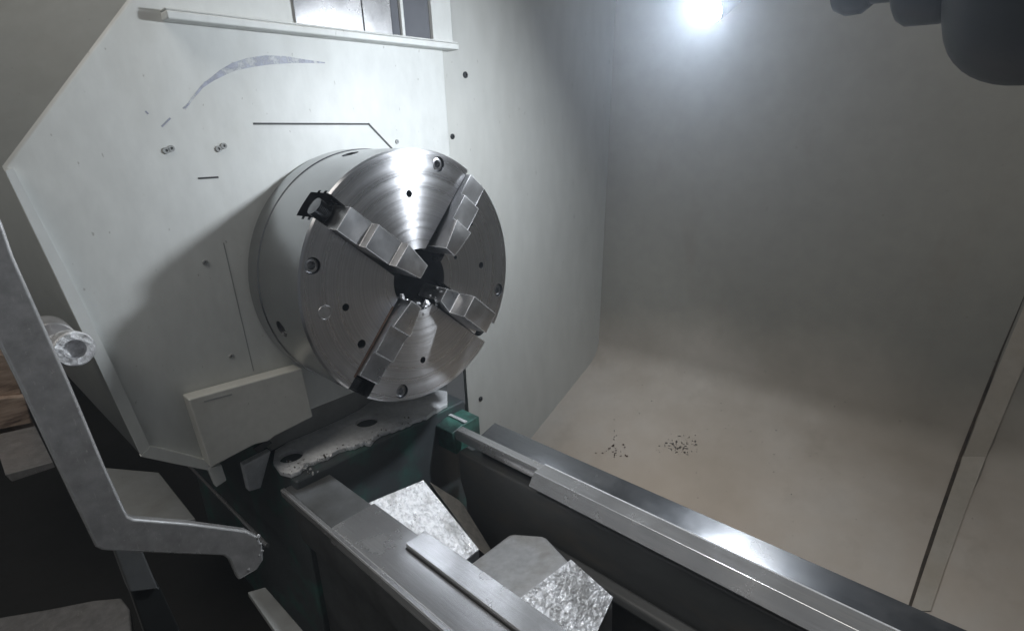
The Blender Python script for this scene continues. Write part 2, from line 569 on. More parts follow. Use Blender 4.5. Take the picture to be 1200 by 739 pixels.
# raised lip along the operator's side and the lower edge
def strip_on_x(name, outer, inner, X, th, mat, parent, bevel=0.002):
    bm = bmesh.new()
    n = len(outer)
    for i in range(n - 1):
        q = [at(*outer[i], 0, X), at(*outer[i + 1], 0, X), at(*inner[i + 1], 0, X), at(*inner[i], 0, X)]
        prism(bm, q, (th, 0, 0))
    bmesh.ops.remove_doubles(bm, verts=bm.verts, dist=1e-5)
    # drop the inner duplicate walls
    dead = [f for f in bm.faces if all(len(e.link_faces) > 2 for e in f.edges if len(f.verts) == 4) and False]
    return link(name, bm, mat, parent, bevel)
strip_on_x('side_lip', [(5, 200), (62, 318), (111, 421), (163, 530)], [(14, 197), (75, 313), (128, 421), (174, 521)], XP, 0.010, 'cover', cover, 0)
strip_on_x('lower_lip', [(163, 532), (205, 541), (246, 549)], [(174, 520), (210, 529), (244, 538)], XP, 0.011, 'cover', cover, 0)
bm = bmesh.new()
prism(bm, face_on_x([(240, 545), (256, 541), (262, 559), (250, 567)], XP - 0.004), (0.016, 0, 0))
link('mounting_tab', bm, 'cover', cover, 0.0015)

# paired fixing holes, seams, scuffs
def ring_on_x(px, py, X, r, parent):
    q = at(px, py, 0, X)
    bm = bmesh.new()
    lathe(bm, [(0, r), (0.0025, r), (0.0025, r * 0.45), (0.0004, r * 0.4)], align((1, 0, 0), q), 18)
    link('rivet', bm, 'grey', parent)
for px, py in ((194.5, 176.5), (200.5, 174), (256, 174.5), (262, 171)):
    ring_on_x(px, py, XP, 0.0052, shell)
for px, py in ((240, 307), (271, 417), (465, 166)):
    screw_on_x(px, py, XP, 0.0048, shell, mat='grey', depth=0.003)
def line_on_x(name, pxs, X, w, mat, parent, th=0.0012):
    bm = bmesh.new()
    for (a, b) in zip(pxs, pxs[1:]):
        p, q = at(*a, 0, X), at(*b, 0, X)
        t = (q - p).normalized()
        s = Vector((1, 0, 0)).cross(t) * w / 2
        e = t * w * 0.45
        prism(bm, [p + s - e, q + s + e, q - s + e, p - s - e], (th, 0, 0))
    return link(name, bm, mat, parent, smooth=0)
line_on_x('access_plate_seam', [(298, 145), (432, 145.5), (460, 175)], XP, 0.0034, 'seal', shell)
line_on_x('access_plate_seam', [(262, 285), (279, 358), (297, 434)], XP, 0.0017, 'grey', shell, 0.0008)
line_on_x('scratch', [(233, 209), (255, 207.7)], XP, 0.003, 'seal', shell, 0.0006)
# the crescent rubbed into the paint by a swinging guard
bm = bmesh.new()
up = [(216, 127), (224, 115), (236, 100), (247, 91), (258, 82), (272, 74), (290, 68), (312, 65), (335, 66), (358, 70), (381, 73)]
lo = [(217, 129), (226, 117), (238, 103), (250, 95), (262, 89), (276, 83), (294, 79), (314, 76), (336, 74.5), (358, 74), (381, 74.5)]
ua = [bm.verts.new(at(*q, 0, XP + 0.0006)) for q in up]
la = [bm.verts.new(at(*q, 0, XP + 0.0006)) for q in lo]
for i in range(len(ua) - 1):
    bm.faces.new((ua[i], ua[i + 1], la[i + 1], la[i]))
link('scuff_mark', bm, 'scuff', shell)
for a, b in (((190, 148), (199, 139)), ((215, 127), (221, 122)), ((171, 131), (173, 133)), ((240, 97), (250, 93))):
    line_on_x('scratch', [a, b], XP, 0.0026, 'scuff', shell, 0.0005)

# shelf rail at the top with window above
rail = thing('cover_rail', 'white horizontal rail across the top of the headstock cover', 'rail', (XP, 0, 0.46))
bm = bmesh.new()
y0, z0 = yz(172, 22, XP)
y1, z1 = yz(527, 62, XP)
zr = (z0 + z1) / 2
box(bm, (XP + 0.0005, y0 + 0.02, zr), (XP + 0.030, y1 + 0.004, zr + 0.013))
link('rail_bar', bm, 'cover', rail, 0.003)
bm = bmesh.new()
box(bm, (XP + 0.0005, y0 + 0.02, zr + 0.0135), (XP + 0.027, y1 + 0.004, zr + 0.017))
link('rail_cap', bm, 'cover', rail, 0.002)

win = thing('headstock_window', 'dark paned window strip above the white cover rail', 'window', (XP, 0.2, zr + 0.03))
XW = XP + 0.004
zt, zb = 0.69, zr + 0.0175
def yat(px, py=15, X=XW):
    return yz(px, py, X)[0]
def wbox(name, p0, p1, x0, x1, mat, parent, bev=0.001):
    bm = bmesh.new()
    box(bm, (x0, yat(p0), zb), (x1, yat(p1), zt))
    return link(name, bm, mat, parent, bev)
wbox('metal_plate', 345, 424, XP + 0.0005, XP + 0.005, 'steel', win)
wbox('metal_plate', 424.5, 457, XP + 0.0005, XP + 0.007, 'steel', win)
wbox('pane', 458.5, 467.5, XP + 0.0005, XP + 0.003, 'glass', win)
wbox('mullion', 467.8, 471.2, XP + 0.0005, XP + 0.010, 'cover', win)
wbox('pane', 471.5, 502.5, XP + 0.0005, XP + 0.003, 'glass', win)
wbox('post', 503, 526, XP + 0.0005, XP + 0.012, 'cover', win)
wbox('edge_seal', 526.3, 528.2, XP + 0.0005, XP + 0.006, 'seal', win)

# pale guard box below the chuck on the operator's side
gb = thing('guard_box', 'pale boxy guard with slanted lower edge under the chuck', 'guard', (XP, -0.3, -0.3))
bm = bmesh.new()
XB = -0.168
front = face_on_x([(221, 468), (354, 431), (367, 488), (322, 511), (314, 517), (298, 521), (247, 548)], XB)
prism(bm, front, (XP + 0.0005 - XB, 0, 0))
link('guard_shell', bm, 'box', gb, 0.003)
line_on_x('scratch', [(240, 470), (271, 462)], XB + 0.0002, 0.0024, 'grey', gb, 0.0005)
bm = bmesh.new()
prism(bm, face_on_x([(296, 525), (313, 513), (318, 518), (302, 530)], XB - 0.01), (0.004, 0, 0))
link('edge_clip', bm, 'black', gb, 0.001)

# ================================================================== HEADSTOCK BASE (foot, dark casting)
base = thing('headstock_casting', 'silver headstock foot with two dark bolt holes at the end of the bed', 'casting', (-0.2, -0.05, -0.45))
ZL = -0.372
front_edge = [(341, 556), (352, 551), (358, 543), (372, 538), (380, 536), (392, 529), (402, 525), (409, 523), (418, 521), (427, 517), (433, 519), (441, 509), (452, 504), (463, 502), (476, 497), (488, 490), (500, 487), (512, 480), (524, 473)]
dense = []
for (a_, b_) in zip(front_edge, front_edge[1:]):
    for t_ in range(3):
        f_ = t_ / 3
        dense.append((a_[0] + (b_[0] - a_[0]) * f_ + random.uniform(-0.7, 0.7), a_[1] + (b_[1] - a_[1]) * f_ + random.uniform(-1.1, 1.1)))
front_edge = dense + [front_edge[-1]]
back_edge = [(524, 458), (486, 452), (462, 454), (440, 466), (420, 480), (396, 492), (365, 506), (338, 517), (322, 527), (320, 541), (328, 552)]
top = [at(px, py, 2, ZL) for px, py in front_edge + back_edge]
bm = bmesh.new()
prism(bm, top, (0, 0, -0.010))
foot = link('foot_flange', bm, 'cast', base, 0.0012, smooth=25)
def bool_cut(o, cutters):
    for c in cutters:
        md = o.modifiers.new('cut', 'BOOLEAN')
        md.object = c
        md.solver = 'EXACT'
        md.operation = 'DIFFERENCE'
    # cuts come before the bevel
    bev = [m for m in o.modifiers if m.type == 'BEVEL']
    for m in bev:
        o.modifiers.move(o.modifiers.find(m.name), len(o.modifiers) - 1)
    dg = bpy.context.evaluated_depsgraph_get()
    me = bpy.data.meshes.new_from_object(o.evaluated_get(dg))
    old = o.data
    o.modifiers.clear()
    o.data = me
    me.name = o.name
    bpy.data.meshes.remove(old)
    for c in cutters:
        mm = c.data
        bpy.data.objects.remove(c)
        bpy.data.meshes.remove(mm)
    for p in me.polygons:
        p.use_smooth = True
    me.set_sharp_from_angle(angle=math.radians(32))
cuts = []
holes = [(430, 493.5, 0.026), (341, 534, 0.0245)]
for px, py, r in holes:
    q = at(px, py, 2, ZL)
    bm = bmesh.new()
    lathe(bm, [(-0.1, r), (0.03, r)], align((0, 0, 1), q), 28)
    cuts.append(link('cutter', bm, 'dark', None))
bool_cut(foot, cuts)
for px, py, r in holes:
    q = at(px, py, 2, ZL)
    bm = bmesh.new()
    lathe(bm, [(-0.05, r * 0.98), (-0.018, r * 0.98), (-0.018, r * 0.8), (-0.012, r * 0.78), (-0.012, r * 0.4), (-0.017, r * 0.38)], align((0, 0, 1), q), 20)
    link('bolt', bm, 'black', foot)
# casting under and behind the foot
bm = bmesh.new()
xf = at(430, 520, 2, ZL).x
box(bm, (-0.9, -0.262, -0.95), (xf - 0.003, 0.20, ZL - 0.0105))
link('base_casting', bm, 'slate', base, 0.006)
bm = bmesh.new()
bk = [at(px, py, 2, ZL + 0.0005) for px, py in [(524, 458), (486, 452), (462, 454), (440, 466), (420, 480), (396, 492), (365, 506), (338, 517), (318, 528)]]
bk += [Vector((-0.8, bk[-1].y, bk[-1].z)), Vector((-0.8, bk[0].y, bk[0].z))]
prism(bm, bk, (0, 0, 0.085))
link('spindle_housing', bm, 'grey', base)
# ragged dried sludge along the lip
bm = bmesh.new()
for i in range(90):
    t = i / 89 * (len(front_edge) - 1)
    k = min(int(t), len(front_edge) - 2)
    a, b = front_edge[k], front_edge[k + 1]
    f = t - k
    px = a[0] + (b[0] - a[0]) * f
    py = a[1] + (b[1] - a[1]) * f
    if 455 < px < 500 and random.random() < 0.5:
        continue
    q = at(px, py - 2, 2, ZL - 0.002)
    r = random.uniform(0.002, 0.0052)
    m = Matrix.Translation(q) @ Euler((random.random() * 6, random.random() * 6, random.random() * 6)).to_matrix().to_4x4() @ Matrix.Diagonal((1, random.uniform(0.6, 1.6), random.uniform(0.4, 0.8), 1))
    res = bmesh.ops.create_icosphere(bm, subdivisions=1, radius=r, matrix=m)
tag(link('sludge_crust', bm, 'cast', base, smooth=0), kind='stuff')
for nm, mt_, cnt in (('bright_swarf', 'crinkle', 90), ('dark_crumbs', 'sludge', 34)):
    bm = bmesh.new()
    for i in range(cnt):
        a = front_edge[random.randrange(len(front_edge) - 8)] if random.random() < 0.75 else (random.uniform(335, 372), random.uniform(540, 556))
        q = at(a[0] + random.gauss(0, 4), a[1] - abs(random.gauss(0, 2.5)), 2, ZL + 0.0006)
        m = Matrix.Translation(q) @ Euler((random.random() * 6, random.random() * 6, random.random() * 6)).to_matrix().to_4x4() @ Matrix.Diagonal((1, random.uniform(0.5, 2.2), random.uniform(0.3, 0.8), 1))
        bmesh.ops.create_icosphere(bm, subdivisions=1, radius=random.uniform(0.001, 0.003), matrix=m)
    tag(link(nm, bm, mt_, base, smooth=0), kind='stuff')

# ================================================================== LATHE CHUCK
chuck = thing('lathe_chuck', 'large round steel four-jaw lathe chuck with stepped jaws', 'chuck', (0, 0, 0))
R0 = 0.25
JA = [math.radians(a) for a in (138, 48, -42, -132)]
bm = bmesh.new()
lathe(bm, [(-0.155, R0), (-0.0035, R0), (0.0, R0 - 0.0035)], None, 160)
body = link('chuck_body', bm, 'turned', chuck, 0)
cuts = []
def cutter_box(a, b, mtx):
    bm = bmesh.new()
    box(bm, a, b, mtx)
    cuts.append(link('cutter', bm, 'dark', None))
bm = bmesh.new()
lathe(bm, [(-0.3, 0.062), (0.1, 0.062)], None, 64)
cuts.append(link('cutter', bm, 'dark', None))
SW = 0.0245
for a in JA:
    mtx = Matrix.Rotation(a, 4, 'X')   # local +Y = radial
    bm = bmesh.new()
    pr = [(0.03, -SW), (-0.010, -SW), (-0.010, -SW - .005), (-0.019, -SW - .005), (-0.019, -SW), (-0.031, -SW), (-0.031, -SW - .005), (-0.040, -SW - .005), (-0.040, -SW), (-0.062, -SW)]
    pr = pr + [(x, -t) for x, t in pr[::-1]]
    v = prism(bm, [Vector((x, 0.03, t)) for x, t in pr], (0, 0.28, 0))
    bmesh.ops.transform(bm, matrix=mtx, verts=v)
    cuts.append(link('cutter', bm, 'dark', None))
hole_specs = [(0.228, 162 - 90 * k, 0.0145, 0.016) for k in range(4)] + [(0.168, 185 - 93 * k, 0.0068, 0.03) for k in range(4)] + [(0.172, -148, 0.0085, 0.03), (0.172, 120 - 88, 0.005, 0.03), (0.10, 16, 0.004, 0.02)]
def face_point(r, deg, x=0.0):
    a = math.radians(deg)
    return Vector((x, r * math.cos(a), r * math.sin(a)))
for r, deg, rad, dep in hole_specs:
    bm = bmesh.new()
    lathe(bm, [(-dep, rad), (0.02, rad)], align((1, 0, 0), face_point(r, deg)), 24)
    cuts.append(link('cutter', bm, 'dark', None))
side_screws = [(193, -0.105), (283, -0.105), (103, -0.105), (13, -0.105)]
for deg, x in side_screws:
    a = math.radians(deg)
    bm = bmesh.new()
    d = Vector((0, math.cos(a), math.sin(a)))
    lathe(bm, [(R0 - 0.018, 0.0165), (R0 + 0.03, 0.0165)], align(d, Vector((x, 0, 0))), 28)
    cuts.append(link('cutter', bm, 'dark', None))
bool_cut(body, cuts)
body.data.materials.append(M['side'])
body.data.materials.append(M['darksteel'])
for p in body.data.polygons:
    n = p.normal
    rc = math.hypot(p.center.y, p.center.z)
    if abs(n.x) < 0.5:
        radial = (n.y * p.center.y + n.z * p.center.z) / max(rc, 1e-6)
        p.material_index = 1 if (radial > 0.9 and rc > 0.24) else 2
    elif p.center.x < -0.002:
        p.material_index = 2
bm = bmesh.new()
lathe(bm, [(-0.204, R0 - 0.006), (-0.1985, R0 + 0.0015), (-0.1585, R0 + 0.0015), (-0.1555, R0 - 0.003)], None, 128)
link('back_plate', bm, 'side', chuck)

def socket_screw(center, d, r, name='socket_screw', parent=None):
    bm = bmesh.new()
    n = 24
    mtx = align(d, center)
    lathe(bm, [(-0.012, r), (-0.0012, r), (0, r * 0.88), (0, r * 0.56)], mtx, n, cap=False)
    # hexagonal well
    vs = [bm.verts.new(mtx @ Vector((x, r * 0.56 * math.cos(PI / 3 * k), r * 0.56 * math.sin(PI / 3 * k)))) for x in (0.0, -0.009) for k in range(6)]
    for k in range(6):
        bm.faces.new((vs[k], vs[(k + 1) % 6], vs[6 + (k + 1) % 6], vs[6 + k]))
    bm.faces.new(vs[6:])
    link(name, bm, 'screw', parent or body)
for r, deg, rad, dep in hole_specs[:4]:
    socket_screw(face_point(r, deg, -0.004), (1, 0, 0), rad * 0.9)
for deg, x in side_screws:
    a = math.radians(deg)
    d = Vector((0, math.cos(a), math.sin(a)))
    socket_screw(d * (R0 - 0.005) + Vector((x, 0, 0)), d, 0.0145)
bm = bmesh.new()
lathe(bm, [(0.0002, 0.0135), (0.0008, 0.013), (0.0008, 0.011), (0.0003, 0.0105)], align((1, 0, 0), face_point(0.208, 184)), 28)
link('filler_plug', bm, 'jaw', body)
bm = bmesh.new()
lathe(bm, [(-0.25, 0.0615), (-0.09, 0.0615), (-0.09, 0.05), (-0.12, 0.045), (-0.25, 0.045)], None, 48, cap=False)
link('spindle_bore', bm, 'darksteel', chuck)
bm = bmesh.new()
lathe(bm, [(-0.198, 0.06), (-0.19, 0.06)], None, 48)
link('bore_stop', bm, 'dark', chuck)

# jaws and their screws
jaw_in = [0.046, 0.070, 0.055, 0.050]
def jaw_mesh(rin, hs=1.0):
    bm = bmesh.new()
    w = SW - 0.0008
    steps = [(rin + 0.168, -0.055), (rin + 0.168, 0.020), (rin + 0.118, 0.0205), (rin + 0.118, 0.041), (rin + 0.060, 0.0415), (rin + 0.060, 0.062), (rin, 0.062), (rin, -0.055)]
    if hs == 1.05:     # this jaw is turned round: its tall block sits outward
        steps = [(0.200, -0.055), (0.200, 0.004), (0.168, 0.004), (0.168, 0.063), (0.090, 0.063), (0.090, 0.02), (rin, 0.02), (rin, -0.055)]
    v = prism(bm, [Vector((x * hs if x > 0 else x, r, -w)) for r, x in steps], (0, 0, 2 * w))
    # the gripping tip narrows towards the axis
    for q in v:
        if abs(q.co.y - rin) < 1e-6:
            q.co.z *= 0.6
    e = [ed for ed in bm.edges]
    bmesh.ops.bevel(bm, geom=e, offset=0.0012, segments=2, affect='EDGES', profile=0.6, material=1)
    return bm
for k, a in enumerate(JA):
    bm = jaw_mesh(jaw_in[k], (1, 0.72, 1.05, 0.45)[k])
    mtx = Matrix.Rotation(a, 4, 'X')
    bmesh.ops.transform(bm, matrix=mtx, verts=bm.verts)
    j = link('jaw', bm, 'jaw', chuck, smooth=35)
    j.data.materials.append(M['edge'])
    bm = bmesh.new()
    prof = []
    rr0 = (jaw_in[k] + 0.172) if k != 2 else 0.20
    nth = 9 if k != 1 else 1
    for i in range(nth):
        y = rr0 + (R0 - 0.004 - rr0) * i / nth
        dy = (R0 - 0.004 - rr0) / nth
        prof += [(y, 0.0125), (y + dy * 0.3, 0.0165), (y + dy * 0.6, 0.0165), (y + dy * 0.9, 0.0125)]
    lathe(bm, prof, align((0, math.cos(a), math.sin(a)), Vector((-0.032, 0, 0))), 20)
    link('jaw_screw', bm, 'darksteel', j)
# grit and swarf in the bore mouth
bm = bmesh.new()
for i in range(26):
    a = math.radians(random.uniform(200, 330))
    r = random.uniform(0.048, 0.075)
    q = Vector((random.uniform(-0.02, 0.006), r * math.cos(a), r * math.sin(a)))
    m = Matrix.Translation(q) @ Euler((random.random() * 6, random.random() * 6, random.random() * 6)).to_matrix().to_4x4() @ Matrix.Diagonal((1, random.uniform(0.5, 1.7), random.uniform(0.3, 0.8), 1))
    bmesh.ops.create_icosphere(bm, subdivisions=1, radius=random.uniform(0.003, 0.008), matrix=m)
tag(link('bore_swarf', bm, 'crinkle', chuck, smooth=0), kind='stuff')
# rust line along the edge of the lower slot
bm = bmesh.new()
a = JA[3]
mtx = Matrix.Rotation(a, 4, 'X')
v = box(bm, (-0.001, 0.075, -SW - 0.0035), (0.0005, 0.225, -SW + 0.0006), mtx)
link('rust_streak', bm, 'rust', body)

# ================================================================== LATHE BED
bed = thing('lathe_bed', 'long cast lathe bed with two ground steel ways and open middle', 'lathe bed', (0.4, 0, -0.9))
ZW = -0.40
XE = 1.9
def extr(name, prof, x0, x1, mat, parent, bevel=0.0015, edge=None):
    bm = bmesh.new()
    prism(bm, [Vector((x0, y, z)) for y, z in prof], (x1 - x0, 0, 0))
    return link(name, bm, mat, parent, bevel, edge='edge' if mat == 'steel' else None)
# front way
extr('front_way', [(-0.281, ZW - 0.012), (-0.275, ZW - 0.001), (-0.268, ZW), (-0.185, ZW), (-0.180, ZW - 0.008), (-0.180, ZW - 0.03), (-0.281, ZW - 0.03)], 0.035, XE, 'steel', bed, 0.0008)
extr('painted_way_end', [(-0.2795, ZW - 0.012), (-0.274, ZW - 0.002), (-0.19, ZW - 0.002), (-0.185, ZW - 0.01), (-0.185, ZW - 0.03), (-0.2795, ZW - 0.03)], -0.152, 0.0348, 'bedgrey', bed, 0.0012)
extr('edge_strip', [(-0.2855, ZW - 0.014), (-0.2855, ZW - 0.001), (-0.2835, ZW + 0.001), (-0.2768, ZW + 0.001), (-0.2768, ZW - 0.0005), (-0.2812, ZW - 0.008), (-0.2812, ZW - 0.014)], -0.150, XE, 'steel', bed, 0.0006)
extr('wear_strip', [(-0.2185, ZW + 0.0005), (-0.2185, ZW + 0.010), (-0.176, ZW + 0.010), (-0.176, ZW + 0.0005)], 0.183, XE, 'steel', bed, 0.0008)
extr('strip_gap', [(-0.2208, ZW + 0.0004), (-0.2208, ZW + 0.0012), (-0.2188, ZW + 0.0012), (-0.2188, ZW + 0.0004)], 0.184, XE, 'dark', bed, 0)
extr('front_rail', [(-0.272, ZW - 0.0305), (-0.185, ZW - 0.0305), (-0.19, -0.94), (-0.248, -0.94), (-0.248, ZW - 0.16), (-0.265, ZW - 0.13)], -0.145, XE, 'bedgrey', bed, 0.006)
# rear way: headstock end piece then full section
extr('rear_way', [(0.112, ZW - 0.006), (0.106, ZW - 0.015), (0.106, ZW - 0.03), (0.131, ZW - 0.03), (0.131, ZW - 0.006)], -0.062, 0.1995, 'steel', bed, 0.0006)
extr('rear_way', [(0.097, ZW - 0.005), (0.0785, ZW - 0.029), (0.0805, ZW - 0.033), (0.131, ZW - 0.055), (0.131, ZW - 0.005)], 0.20, XE, 'steel', bed, 0.0006)
extr('rear_vee_strip', [(0.1335, ZW - 0.010), (0.1335, ZW - 0.055), (0.190, ZW - 0.055), (0.182, ZW + 0.003)], 0.0, XE, 'darksteel', bed, 0.0006)
extr('pale_joint_strip', [(0.1312, ZW - 0.012), (0.1312, ZW - 0.0042), (0.1332, ZW - 0.0042), (0.1332, ZW - 0.012)], 0.20, XE, 'cast', bed, 0)
extr('rear_rail', [(0.10, ZW - 0.0555), (0.185, ZW - 0.0555), (0.185, -0.94), (0.115, -0.94), (0.112, ZW - 0.20), (0.098, ZW - 0.13)], -0.05, XE, 'trough', bed, 0.006)
extr('casting_ridge', [(0.10, -0.565), (0.078, -0.575), (0.072, -0.59), (0.108, -0.62)], 0.22, XE, 'trough', bed, 0.006)
extr('green_end_rail', [(0.128, ZW - 0.004), (0.098, ZW - 0.012), (0.106, ZW - 0.075), (0.19, ZW - 0.075), (0.19, ZW - 0.004)], -0.15, -0.063, 'green', bed, 0.003)
extr('pale_edge_strip', [(0.140, ZW - 0.0035), (0.140, ZW), (0.150, ZW), (0.150, ZW - 0.0035)], -0.145, -0.064, 'cast', bed, 0.0008)
extr('trough_floor', [(-0.19, -0.78), (0.105, -0.78), (0.105, -0.80), (-0.19, -0.80)], -0.13, XE, 'pit', bed, 0)

# cross ribs with scraped faces
def pv(px, py, z):
    return at(px, py, 2, z)
def rough_patch(name, corners, n, m, amp, mat, parent, seed=0):
    """subdivided quad with real relief"""
    bm = bmesh.new()
    a, b, c, d = [Vector(q) for q in corners]      # a-b one edge, d-c the opposite one
    nrm = (b - a).cross(d - a).normalized()
    if nrm.z < 0:
        nrm = -nrm
    g = []
    for i in range(n + 1):
        row = []
        for j in range(m + 1):
            u, w = i / n, j / m
            p = a.lerp(b, w).lerp(d.lerp(c, w), u)
            h = noise.noise(p * 330 + Vector((seed, 0, 0))) * 0.8 + noise.noise(Vector((p.x * 90, p.y * 190, p.z * 120)) + Vector((seed, 5, 0)))
            row.append(bm.verts.new(p + nrm * h * amp))
        g.append(row)
    for i in range(n):
        for j in range(m):
            bm.faces.new((g[i][j], g[i][j + 1], g[i + 1][j + 1], g[i + 1][j]))
    return link(name, bm, mat, parent, smooth=30)
def solid_under(name, top, zlow, mat, parent, drop=0.0015, bevel=0):
    """block whose upper surface is the polygon list `top` (a list of faces)"""
    bm = bmesh.new()
    for f in top:
        vs = [bm.verts.new(Vector(q) - Vector((0, 0, drop))) for q in f]
        bm.faces.new(vs)
    bmesh.ops.remove_doubles(bm, verts=bm.verts, dist=1e-5)
    bnd = [e for e in bm.edges if len(e.link_faces) == 1]
    low = {}
    for e in bnd:
        for v in e.verts:
            if v not in low:
                low[v] = bm.verts.new((v.co.x, v.co.y, zlow))
    for e in bnd:
        v, w = e.verts
        bm.faces.new((v, w, low[w], low[v]))
    return link(name, bm, mat, parent, bevel)
r1a, r1b = pv(422, 592, -0.45), pv(462, 558, -0.45)
r1c = pv(502, 563, -0.455)
r1d, r1e = pv(561, 643, -0.55), pv(546, 659, -0.55)
r1f = Vector((r1e.x, -0.185, r1e.z))
r1g = Vector((r1a.x, -0.185, r1a.z))
rib1 = thing('bed_cross_rib', 'sloping bright scraped rib in the bed just below the chuck', 'casting', (0.05, -0.1, -0.55))
r1t = r1c.lerp(r1b, 0.15)
solid_under('rib_casting', [[r1g, r1t, r1d], [r1g, r1d, r1f]], -0.78, 'bedgrey', rib1, 0.003)
rough_patch('scraped_face', [r1g, r1t, r1d, r1f], 120, 90, 0.0011, 'crinkle', rib1, 3)
fl = [r1c, r1d, r1d + Vector((0.03, 0.035, -0.06)), r1c + Vector((0.04, 0.05, -0.06))]
bm = bmesh.new()
prism(bm, fl, (0, 0.012, -0.02))
link('rib_flank', bm, 'sludge', rib1, 0.002)
solid_under('rib_root', [[r1g, r1t, Vector((-0.128, r1t.y + 0.045, -0.545)), Vector((-0.128, -0.185, -0.545))]], -0.78, 'trough', rib1, 0.004, 0.003)

R1, R2 = pv(606, 703, -0.46), pv(669, 655, -0.465)
G1, G2, G3 = pv(546, 660, -0.51), pv(598, 621, -0.51), pv(640, 625, -0.51)
B1, B2 = pv(721, 700, -0.525), pv(690, 739, -0.53)
R1x = Vector((R1.x - 0.004, -0.185, R1.z))
G1x = Vector((G1.x, -0.185, G1.z))
B2x = Vector((B2.x + 0.01, -0.185, B2.z))
rib2 = thing('bed_cross_rib', 'roof-shaped rib in the bed, grey behind and bright scraped in front', 'casting', (0.37, -0.05, -0.55))
solid_under('rib_casting', [[G1x, G2, G3, R2, R1x], [R1x, R2, B1, B2, B2x]], -0.78, 'ribgrey', rib2, 0.004, 0.011)
B1i = B1 + Vector((-0.003, -0.002, 0.001))
rough_patch('scraped_face', [R1x, R2, B1i, B2x + Vector((0.03, 0, -0.02))], 110, 120, 0.0011, 'crinkle', rib2, 11)

# ================================================================== STEEL BRACKET on the operator's side
br = thing('door_bracket', 'heavy L-shaped steel plate bracket with a hooked end beside the headstock', 'bracket', (0, -0.5, -0.4))
XB2 = 0.0
outl = [(-40, 160), (4, 265), (16, 300), (49, 374), (82, 448), (124, 548), (147, 598), (151, 605), (158, 608), (220, 613), (289, 622), (303, 629), (308, 640), (309, 656), (302, 667), (280, 680), (269, 656), (262, 651), (206, 649), (160, 647), (120, 645), (112, 641), (86, 588), (64, 542), (20, 448), (0, 408), (-30, 345), (-60, 270)]
bm = bmesh.new()
prism(bm, face_on_x(outl, XB2), (-0.016, 0, 0))
link('bracket_plate', bm, 'plate', br, 0.0036, 3, edge='edge')
q = at(301, 643, 0, XB2)
for (px, py, rr) in ((303, 628, 0.0035), (306, 637, 0.002), (308, 645, 0.0018), (304, 650, 0.0018), (292, 667, 0.0026)):
    p = at(px, py, 0, XB2 + 0.0005)
    bm = bmesh.new()
    bmesh.ops.create_icosphere(bm, subdivisions=1, radius=rr, matrix=Matrix.Translation(p) @ Matrix.Diagonal((0.5, 1, 1.4, 1)))
    link('weld_bead', bm, 'crinkle', br, smooth=0)
# knurled bolt behind it
bolt = thing('socket_bolt', 'shiny round socket bolt head between the steel bracket and white cover', 'bolt', at(88, 410, 0, -0.06))
qb = at(88, 409, 0, -0.045)
bm = bmesh.new()
lathe(bm, [(-0.10, 0.012), (-0.03, 0.012), (-0.03, 0.024), (-0.002, 0.024), (0.0, 0.022), (0.0, 0.013), (-0.012, 0.012)], align((1, 0.1, 0.1), qb), 40)
link('bolt_head', bm, 'crinkle', bolt)
bm = bmesh.new()
lathe(bm, [(-0.155, 0.03), (-0.10, 0.03), (-0.098, 0.028)], align((1, 0, 0), qb + Vector((0.0, -0.012, -0.01))), 32)
link('washer_boss', bm, 'plate', bolt)
# lower ledge and rails under the headstock
led = thing('lower_ledge', 'flat grey sheet ledge below the headstock cover', 'ledge', (-0.55, -0.44, -0.52))
bm = bmesh.new()
prism(bm, [pv(118, 547, -0.5), pv(186, 553, -0.5), pv(229, 607, -0.5), pv(146, 622, -0.5)], (0, 0, -0.02))
link('ledge_sheet', bm, 'grey', led, 0.002)
bm = bmesh.new()
y_ = -0.338
tube(bm, [(-0.62, y_, -0.5), (-0.14, y_ + 0.004, -0.5)], 0.0045)
tag(link('guide_rod', bm, 'steel'), 'thin steel rod running beside the dark bed side', 'rod')
bm = bmesh.new()
prism(bm, [pv(290, 693, -0.55), pv(311, 687, -0.55), pv(420, 812, -0.55), pv(385, 830, -0.55)], (0, 0, -0.012))
tag(link('lower_rail', bm, 'grey', None, 0.002), 'short grey flat bar lying low in front of the bed', 'bar')
st = thing('support_post', 'dark grey slanted post under the steel bracket', 'post', (-0.1, -0.55, -0.9))
bm = bmesh.new()
prism(bm, face_on_x([(132, 640), (165, 640), (186, 690), (152, 694)], -0.12), (-0.03, 0, 0))
link('post_bar', bm, 'bedgrey', st, 0.003)
bm = bmesh.new()
prism(bm, face_on_x([(152, 690), (188, 688), (240, 800), (190, 800)], -0.13), (-0.03, 0, 0))
link('post_foot', bm, 'black', st, 0.003)
bm = bmesh.new()
prism(bm, face_on_x([(285, 545), (318, 528), (306, 572), (292, 576)], -0.24), (-0.02, 0, 0))
tag(link('casting_lug', bm, 'cast', None, 0.003), 'small grey lug hanging under the pale guard box', 'lug')

